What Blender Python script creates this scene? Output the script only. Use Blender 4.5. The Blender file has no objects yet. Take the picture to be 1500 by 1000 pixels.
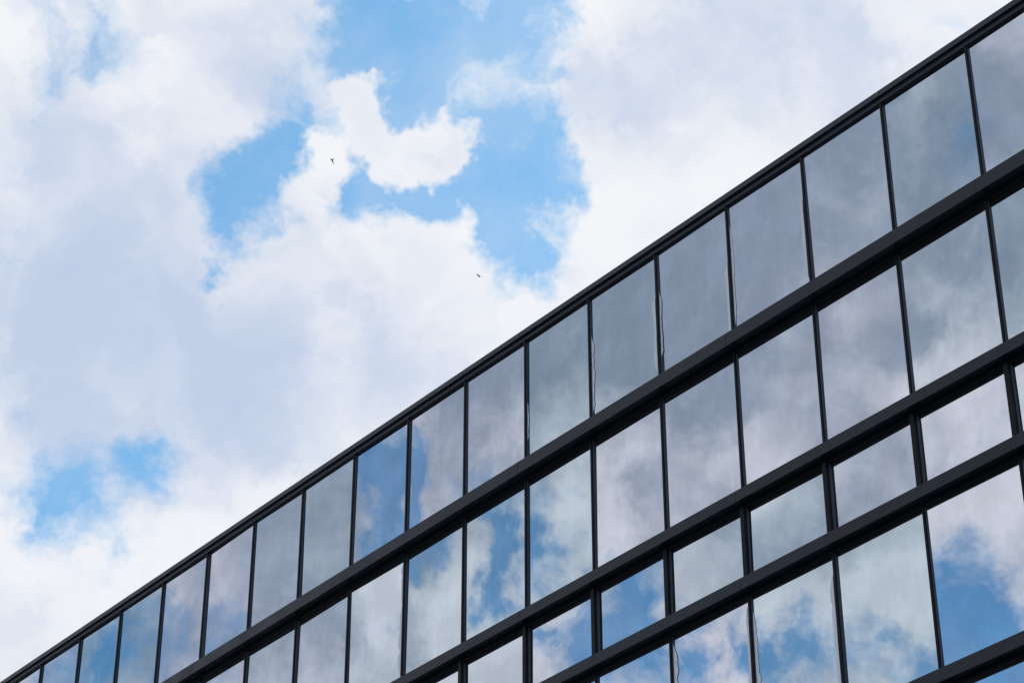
import bpy, bmesh, math, random
from mathutils import Vector, noise
random.seed(11)
sc=bpy.context.scene
sc.view_settings.view_transform='Standard'; sc.view_settings.look='None'; sc.view_settings.exposure=0
CAMZ=1.6
# ------------------------------------------------------------ helpers
def nt_mat(name):
    m=bpy.data.materials.new(name); m.use_nodes=True
    nt=m.node_tree; nt.nodes.clear()
    return m,nt
class G:
    def __init__(s,nt): s.nt=nt
    def n(s,t,**k):
        x=s.nt.nodes.new(t)
        for a,b in k.items(): setattr(x,a,b)
        return x
    def put(s,sock,v):
        if isinstance(v,bpy.types.NodeSocket): s.nt.links.new(v,sock)
        elif v is not None: sock.default_value=v
    def math(s,op,a,b=None,c=None,clamp=False):
        x=s.n('ShaderNodeMath',operation=op,use_clamp=clamp)
        s.put(x.inputs[0],a); s.put(x.inputs[1],b); s.put(x.inputs[2],c)
        return x.outputs[0]
    def vec(s,op,a,b=None,scale=None):
        x=s.n('ShaderNodeVectorMath',operation=op)
        s.put(x.inputs[0],a); s.put(x.inputs[1],b)
        if scale is not None: s.put(x.inputs['Scale'],scale)
        return x.outputs['Value'] if op in('DISTANCE','LENGTH','DOT_PRODUCT') else x.outputs[0]
    def noise(s,v,scale,detail=4,rough=.5,color=False,dist=0,lac=2.0):
        x=s.n('ShaderNodeTexNoise'); s.put(x.inputs['Vector'],v)
        x.inputs['Scale'].default_value=scale; x.inputs['Detail'].default_value=detail
        x.inputs['Roughness'].default_value=rough; x.inputs['Distortion'].default_value=dist
        x.inputs['Lacunarity'].default_value=lac
        return x.outputs['Color'] if color else x.outputs['Fac']
    def mr(s,v,a,b,c=0.,d=1.,smooth=True):
        x=s.n('ShaderNodeMapRange'); x.interpolation_type='SMOOTHSTEP' if smooth else 'LINEAR'
        s.put(x.inputs[0],v)
        for i,q in enumerate((a,b,c,d)): x.inputs[i+1].default_value=q
        return x.outputs[0]
    def mix(s,f,a,b,bt='MIX'):
        x=s.n('ShaderNodeMix',data_type='RGBA',blend_type=bt); s.put(x.inputs[0],f); s.put(x.inputs[6],a); s.put(x.inputs[7],b)
        return x.outputs[2]
def new_obj(name,bm,mats,parent=None,smooth=False):
    me=bpy.data.meshes.new(name); bm.normal_update(); bm.to_mesh(me); bm.free()
    for m in mats: me.materials.append(m)
    if smooth:
        for p in me.polygons: p.use_smooth=True
    o=bpy.data.objects.new(name,me); sc.collection.objects.link(o)
    if parent: o.parent=parent
    return o
# ------------------------------------------------------------ directions for the sky layout
PITCH=math.radians(33.0); S,C=math.sin(PITCH),math.cos(PITCH)
WN=Vector((-.7764,-.6303,0)); WT=Vector((-.6303,.7764,0))
def dirn(u,v):
    x=(u-750)/3541; y=(500-v)/3541
    return Vector((x,C-y*S,S+y*C)).normalized()
def refl(u,v):
    d=dirn(u,v); return d-2*d.dot(WN)*WN
K=3.541
blue=[(550,75,80,1),(650,80,100,1.1),(735,70,90,1.2),(795,95,55,1),(620,130,60,1),(735,165,75,1.35),(790,190,70,1.25),(820,255,62,1.2),(745,285,80,1.3),(730,350,70,1.2),(775,400,62,1.0),
 (555,290,62,1.15),(625,300,52,1.1),(675,300,45,1),(390,255,64,.95),(365,305,45,.8),(440,190,90,.55),(340,372,28,.95),
 (370,430,28,.95),(125,700,75,.85),(205,680,65,.72),(70,590,70,.45),(50,80,95,.6),(150,60,90,.58),(270,15,50,.3)]
cloud=[(655,192,42,1.65),(600,218,42,1.5),(545,165,32,1.1),(490,262,36,1.3),(450,300,30,.9),(610,0,26,.7),(1020,150,200,.7),(900,60,60,.5),(560,375,60,.5),(640,370,40,.5)]
rblue=[(735,820,85,1.05),(690,850,65,.95),(555,695,70,1),(910,920,95,1),(820,900,55,.85),(1010,890,55,.8),(1440,945,110,1),(1340,970,90,.9),(1180,960,90,.95),(1100,905,55,.8),(1040,970,75,.9),(170,950,110,.75),(1500,1010,120,1),(1270,925,55,.8)]
rcloud=[(630,860,70,.9),(800,790,45,.7),(1100,600,300,.4)]
shade=[(150,450,240,.9),(310,540,170,.8),(230,300,140,.6),(50,600,120,.5),(50,230,120,.5),(870,150,110,.5),(560,540,130,.4),(1130,70,210,.42),(380,130,90,.4),(80,900,120,.2)]
rshade=[(1200,280,330,.95),(950,430,200,.92),(1100,590,190,.8),(720,570,200,.88),(1150,760,120,.7),(420,760,220,.7),(200,920,150,.5),(900,700,120,.6),(1300,640,130,.6),(1450,350,150,.8),(1290,480,120,.8),(1450,150,150,.8)]
rbright=[(1340,600,60,.55),(1130,690,50,.4),(840,790,60,.7),(640,890,70,.9),(1400,830,80,.7),(1290,870,60,.7),(1180,900,60,.6),(1440,600,60,.6),(1230,450,60,.3)]
# ------------------------------------------------------------ world
SUN_EL=math.radians(52); SUN_AZ=math.radians(62)
sv=Vector((math.sin(SUN_AZ)*math.cos(SUN_EL),math.cos(SUN_AZ)*math.cos(SUN_EL),math.sin(SUN_EL)))
w=bpy.data.worlds.new("sky"); sc.world=w; w.use_nodes=True
try:
    w.cycles.sampling_method='MANUAL'; w.cycles.sample_map_resolution=128
except Exception as e: print(e)
nt=w.node_tree; nt.nodes.clear(); g=G(nt)
WHITE=(.90,.915,.95,1)
def sky_part(bl,cl,shd,brt,f,dense,amp,lo,hi,haze):
    tc=g.n('ShaderNodeTexCoord')
    P=g.vec('SCALE',tc.outputs['Generated'],scale=K)
    c=g.noise(P,4.2,5,.66,True)
    def wv(amp):
        x=g.n('ShaderNodeVectorMath',operation='MULTIPLY_ADD'); g.put(x.inputs[0],c)
        x.inputs[1].default_value=(amp,)*3
        g.put(x.inputs[2],P)
        return g.vec('ADD',x.outputs[0],(-amp/2,)*3)
    Q=wv(amp); P1=wv(.16)
    def field(lst,pos):
        acc=None
        for u,v,r,wt in lst:
            c=f(u,v)*K; r/=1000
            d=g.vec('DISTANCE',pos,tuple(c))
            m=g.math('MULTIPLY_ADD',d,-wt*.75/r,wt*1.25,clamp=True)
            acc=m if acc is None else g.math('MAXIMUM',acc,m)
        return acc
    n0=g.noise(P1,4.6,7,.6)
    den=g.math('MULTIPLY_ADD',n0,2.4,-1.2+.82)
    den=g.math('SUBTRACT',den,g.math('MULTIPLY',field(bl,Q),1.08))
    den=g.math('MULTIPLY_ADD',field(cl,Q),.75,den)
    cover=g.mr(den,lo,hi)
    cover=g.math('MAXIMUM',cover,g.mr(n0,.3,.7,haze*.1,haze))
    a=g.noise(Q,4.,3,.5); b=g.noise(g.vec('ADD',Q,tuple(sv*.07)),4.,3,.5)
    rel=g.math('SUBTRACT',a,b)
    sh=g.math('MULTIPLY_ADD',a,.9,-.28)
    sh=g.math('MULTIPLY_ADD',rel,-2.0,sh)
    sh=g.math('ADD',sh,field(shd,P1))
    if brt: sh=g.math('SUBTRACT',sh,field(brt,P1))
    sh=g.mr(sh,0,1.15)
    cc=g.mix(sh,WHITE,dense)
    skyt=g.n('ShaderNodeTexSky'); skyt.sky_type='NISHITA'; skyt.sun_disc=False
    skyt.sun_elevation=SUN_EL; skyt.sun_rotation=SUN_AZ
    sc_=g.mix(1.0,skyt.outputs[0],(.93,1.6,1.7,1),'MULTIPLY')
    bg1=g.n('ShaderNodeBackground'); g.put(bg1.inputs[0],sc_); bg1.inputs[1].default_value=.12
    bg2=g.n('ShaderNodeBackground'); g.put(bg2.inputs[0],cc); bg2.inputs[1].default_value=1.0
    mx=g.n('ShaderNodeMixShader'); g.put(mx.inputs[0],cover); g.put(mx.inputs[1],bg1.outputs[0]); g.put(mx.inputs[2],bg2.outputs[0])
    return mx.outputs[0]
A=sky_part(blue,cloud,shade,None,dirn,(.53,.62,.80,1),.29,-.26,.68,.26)
Bs=sky_part(rblue,rcloud,rshade,rbright,refl,(.37,.44,.535,1),.38,-.15,.74,.22)
bgr=g.n('ShaderNodeBackground')
tcg=g.n('ShaderNodeTexCoord').outputs['Generated']
g.put(bgr.inputs[0],g.mix(g.mr(g.noise(tcg,6,3,.6),.35,.6),(.22,.42,.78,1),(.72,.76,.84,1))); bgr.inputs[1].default_value=1
tc=g.n('ShaderNodeTexCoord').outputs['Generated']
inA=g.mr(g.vec('DOT_PRODUCT',tc,tuple(dirn(750,500))),math.cos(math.radians(30)),math.cos(math.radians(22)))
inB=g.mr(g.vec('DOT_PRODUCT',tc,tuple(refl(850,600))),math.cos(math.radians(30)),math.cos(math.radians(22)))
m1=g.n('ShaderNodeMixShader'); g.put(m1.inputs[0],inA); g.put(m1.inputs[1],bgr.outputs[0]); g.put(m1.inputs[2],A)
m2=g.n('ShaderNodeMixShader'); g.put(m2.inputs[0],inB); g.put(m2.inputs[1],m1.outputs[0]); g.put(m2.inputs[2],Bs)
out=g.n('ShaderNodeOutputWorld'); g.put(out.inputs[0],m2.outputs[0])
# ------------------------------------------------------------ sun
sl=bpy.data.lights.new("sun","SUN"); sl.energy=2.5; sl.angle=math.radians(.5); sl.color=(1,.95,.88)
so=bpy.data.objects.new("sun",sl); sc.collection.objects.link(so); so.location=(30,-10,60)
so.rotation_euler=sv.to_track_quat('Z','Y').to_euler()
# ------------------------------------------------------------ materials
def metal(name,base,rough,met=.0,var=.25,spec=.3):
    m,nt=nt_mat(name); g=G(nt)
    p=g.n('ShaderNodeBsdfPrincipled'); o=g.n('ShaderNodeOutputMaterial'); g.put(o.inputs[0],p.outputs[0])
    t=g.n('ShaderNodeTexCoord').outputs['Object']
    f=g.noise(t,1.7,5,.65)
    lo=tuple(c*(1-var) for c in base)+(1,); hi=tuple(c*(1+var) for c in base)+(1,)
    g.put(p.inputs['Base Color'],g.mix(g.mr(f,.3,.7),lo,hi))
    g.put(p.inputs['Roughness'],g.mr(f,.3,.7,rough-.08,rough+.1))
    p.inputs['Metallic'].default_value=met; p.inputs['Specular IOR Level'].default_value=spec
    return m
m_frame=metal("anodised_frame",(.005,.007,.010),.45,spec=.12)
m_fin=metal("ledge_metal",(.010,.015,.024),.4,spec=.25)
m_gasket=metal("gasket",(.045,.05,.058),.45,spec=.5)
m_cap=metal("coping_metal",(.018,.026,.038),.4,spec=.28)
m_wall=metal("render_wall",(.30,.30,.31),.8)
m_roof=metal("roof_membrane",(.12,.12,.12),.9)
m_glint=metal("edge_glint",(.80,.81,.83),.35,var=.04)  # pale colour standing in for bright reflections at the glass edges
m,nt=nt_mat("reflective_glass"); g=G(nt); m_glass=m
geo=g.n('ShaderNodeNewGeometry'); rnd=geo.outputs['Random Per Island']
t=g.n('ShaderNodeTexCoord').outputs['Object']
st=g.n('ShaderNodeVectorMath',operation='MULTIPLY'); g.put(st.inputs[0],t); st.inputs[1].default_value=(1,1,.14)
streak=g.noise(st.outputs[0],9,3,.6)
dirt=g.noise(t,1.6,3,.6)
gl=g.n('ShaderNodeBsdfGlossy'); gl.inputs['Roughness'].default_value=0.0
tint=g.mix(rnd,(.52,.595,.655,1),(.645,.655,.735,1))
f=g.math('ADD',g.mr(dirt,.35,.7,.92,1.05),g.mr(streak,.45,.8,0,.06))
cf=g.n('ShaderNodeVectorMath',operation='SCALE'); g.put(cf.inputs[0],tint); g.put(cf.inputs['Scale'],f)
g.put(gl.inputs['Color'],cf.outputs[0])
o=g.n('ShaderNodeOutputMaterial'); g.put(o.inputs[0],gl.outputs[0])
# ------------------------------------------------------------ glass office building (wall frame: s along wall, q outward, z up)
O=Vector((5.80877,23.8971,CAMZ))
def W(s,q,z): return O+WT*s+WN*q+Vector((0,0,z))
def sn(n): return 1.489*n-.00138*n*n if n>=0 else 1.489*n
def box(bm,s0,s1,q0,q1,z0,z1):
    v=[bm.verts.new(W(s,q,z)) for s in(s0,s1) for q in(q0,q1) for z in(z0,z1)]
    for f in((0,1,3,2),(4,6,7,5),(0,4,5,1),(2,3,7,6),(0,2,6,4),(1,5,7,3)):
        bm.faces.new([v[i] for i in f])
N0,N1=-9,30
s0,s1=sn(N0),sn(N1)
bld=bpy.data.objects.new("glass_office_building",None); sc.collection.objects.link(bld)
rows=[(20.0,17.80)]
T=17.565; bands=[(17.62,.20,.17)]
while T>3:
    rows.append((T,T-2.14)); bands.append((T-2.325,.16,.15))
    rows.append((T-2.367,T-3.43)); bands.append((T-3.585,.16,.15))
    T-=3.635
bot=rows[-1][1]
bands=bands[:-1]
bm=bmesh.new()
for ri,(zt,zb) in enumerate(rows):
    for n in range(N0,N1):
        a,b=sn(n)+.02,sn(n+1)-.02
        amp=random.uniform(-.0016,.002); tx=random.gauss(0,.004); tz_=random.gauss(0,.003)
        sk=random.uniform(-.5,.5); sz=random.uniform(-.5,.5)
        nx,nz=8,10
        grid=[]
        for i in range(nx+1):
            r=[]
            for j in range(nz+1):
                x=i/nx*2-1; y=j/nz*2-1
                q=amp*(1-x*x)*(1-y*y)*(1+sk*x+sz*y)+tx*x*(b-a)/2+tz_*y*(zt-zb)/2
                q+=.0002*noise.noise(Vector((n*5+x*1.5,ri*7+y*1.5,3)))
                r.append(bm.verts.new(W(a+(b-a)*i/nx,q-.014,zb+(zt-zb)*j/nz)))
            grid.append(r)
        for i in range(nx):
            for j in range(nz):
                bm.faces.new((grid[i][j],grid[i][j+1],grid[i+1][j+1],grid[i+1][j]))
panes=new_obj("glass_panes",bm,[m_glass],bld,True)
bm=bmesh.new(); bg=bmesh.new()
for ri,(zt,zb) in enumerate(rows):
    short=(zt-zb)<1.5
    hw,p=(.034,.055) if short else (.015,.026)
    for n in range(N0,N1+1):
        s=sn(n); box(bm,s-hw,s+hw,-.06,p,zb-.01,zt+.01)
        box(bg,s+hw,s+hw+.006,-.05,.004,zb,zt)
        box(bg,s-hw-.009,s-hw,-.05,.006,zb,zt)
new_obj("mullions",bm,[m_frame],bld); new_obj("gaskets",bg,[m_gasket],bld)
bm=bmesh.new(); bh=bmesh.new()
for a,h,p in bands:
    n=N0
    while n<N1:
        e=min(n+3,N1); box(bm,sn(n)+.003,sn(e)-.003,-.05,p,a,a+h); n=e
    box(bh,s0,s1,-.10,.022,a-.055,a-.002)
    box(bh,s0,s1,-.10,.05,a+h+.002,a+h+.03)
    box(bh,s0,s1,-.30,-.06,a-.2,a+h+.1)
new_obj("ledges",bm,[m_fin],bld); new_obj("rails",bh,[m_frame],bld)
bm=bmesh.new()
n=N0
while n<N1:
    e=min(n+2,N1)
    box(bm,sn(n)+.002,sn(e)-.002,-.30,.035,20.0,20.075)
    box(bm,sn(n)+.004,sn(e)-.004,-.34,.075,20.077,20.165); n=e
new_obj("coping",bm,[m_cap],bld)
bm=bmesh.new(); box(bm,s0,s1,-16,-.30,-1.6,19.95); new_obj("core_walls",bm,[m_wall],bld)
bm=bmesh.new(); box(bm,s0+.3,s1-.3,-15.7,-.5,19.952,20.0); new_obj("roof",bm,[m_roof],bld)
bm=bmesh.new(); box(bm,s0,s1,-.298,.04,-1.6,bot-.02); new_obj("plinth",bm,[m_fin],bld)
bm=bmesh.new()
for s in (s0,s1): box(bm,s-.06,s+.06,-.3,.12,-1.6,19.99)
new_obj("end_trims",bm,[m_frame],bld)
bm=bmesh.new()
def glint_strip(n,side,row,f0,f1,wd):  # added wavy strip imitating a bright reflection streak beside a mullion
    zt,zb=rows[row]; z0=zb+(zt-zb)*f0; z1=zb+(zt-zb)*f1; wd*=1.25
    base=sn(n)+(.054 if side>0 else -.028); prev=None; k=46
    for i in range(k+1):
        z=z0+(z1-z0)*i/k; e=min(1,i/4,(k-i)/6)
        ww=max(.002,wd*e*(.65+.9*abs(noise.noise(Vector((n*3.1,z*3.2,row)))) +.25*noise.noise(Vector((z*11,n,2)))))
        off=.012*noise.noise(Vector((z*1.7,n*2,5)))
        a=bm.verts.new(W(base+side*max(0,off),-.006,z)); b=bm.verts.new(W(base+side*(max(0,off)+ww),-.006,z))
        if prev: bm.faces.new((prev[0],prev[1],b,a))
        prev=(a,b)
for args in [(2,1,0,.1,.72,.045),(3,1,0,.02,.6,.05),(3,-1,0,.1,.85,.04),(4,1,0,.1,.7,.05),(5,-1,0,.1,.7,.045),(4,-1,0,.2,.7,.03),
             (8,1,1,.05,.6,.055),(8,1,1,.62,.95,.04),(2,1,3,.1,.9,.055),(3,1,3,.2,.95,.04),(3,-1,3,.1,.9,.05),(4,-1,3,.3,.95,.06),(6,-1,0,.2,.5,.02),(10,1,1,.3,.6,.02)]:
    glint_strip(*args)
new_obj("edge_glint_strips",bm,[m_glint],bld)
# ------------------------------------------------------------ ground
m,nt=nt_mat("paving"); g=G(nt)
p=g.n('ShaderNodeBsdfPrincipled'); o=g.n('ShaderNodeOutputMaterial'); g.put(o.inputs[0],p.outputs[0])
t=g.n('ShaderNodeTexCoord').outputs['Object']
g.put(p.inputs['Base Color'],g.mix(g.noise(t,.6,8,.6),(.06,.06,.06,1),(.16,.155,.15,1))); p.inputs['Roughness'].default_value=.9
bm=bmesh.new(); R=3000
vs=[bm.verts.new((x,y,0)) for x,y in((-R,-R),(R,-R),(R,R),(-R,R))]; bm.faces.new(vs)
new_obj("ground",bm,[m])
# ------------------------------------------------------------ birds
m_b=metal("dark_plumage",(.03,.028,.027),.7)
def bird(u,v,dist,yaw,roll,pitch,dih,scale=1):
    bm=bmesh.new()
    prof=[(-.075,.004),(-.055,.014),(-.02,.021),(.02,.022),(.045,.017),(.058,.015),(.072,.013),(.082,.005),(.092,.001)]
    ring=[]
    for y,r in prof: ring.append([bm.verts.new((r*math.cos(k*math.pi/5),y,r*.9*math.sin(k*math.pi/5))) for k in range(10)])
    for a,b in zip(ring,ring[1:]):
        for k in range(10): bm.faces.new((a[k],a[(k+1)%10],b[(k+1)%10],b[k]))
    bm.faces.new(ring[0][::-1]); bm.faces.new(ring[-1])
    for sd in(-1,1):
        st=[(.012,.045,-.02),(.06,.052,-.006),(.10,.045,.0),(.15,.02,-.012),(.19,-.015,-.035),(.215,-.055,-.058)]
        pr=None
        for x,le,te in st:
            z=x*dih; th=.004*(1-x/.24)+.0008
            q=[bm.verts.new((sd*x,le,z)),bm.verts.new((sd*x,(le+te)/2,z+th)),bm.verts.new((sd*x,te,z)),bm.verts.new((sd*x,(le+te)/2,z-th))]
            if pr:
                for k in range(4): bm.faces.new((pr[k],pr[(k+1)%4],q[(k+1)%4],q[k]))
            pr=q
        t=[bm.verts.new(c) for c in((sd*.002,-.06,.002),(sd*.012,-.062,.002),(sd*.032,-.125,.002),(sd*.003,-.092,.002))]
        bm.faces.new(t)
    bmesh.ops.recalc_face_normals(bm,faces=bm.faces)
    o=new_obj("flying_bird",bm,[m_b],None,True)
    o.location=dirn(u,v)*dist+Vector((0,0,CAMZ)); o.scale=(scale,)*3
    o.rotation_euler=(pitch,roll,yaw)
    return o
bird(701,404,75,math.radians(118),math.radians(-45),math.radians(25),.15)
bird(487,234,120,math.radians(65),math.radians(20),math.radians(-10),-.9)
# ------------------------------------------------------------ camera
cd=bpy.data.cameras.new("camera"); cd.lens=85; cd.sensor_width=36; cd.clip_end=8000
co=bpy.data.objects.new("camera",cd); sc.collection.objects.link(co); sc.camera=co
co.location=(0,0,CAMZ); co.rotation_euler=(math.pi/2+PITCH,0,0)
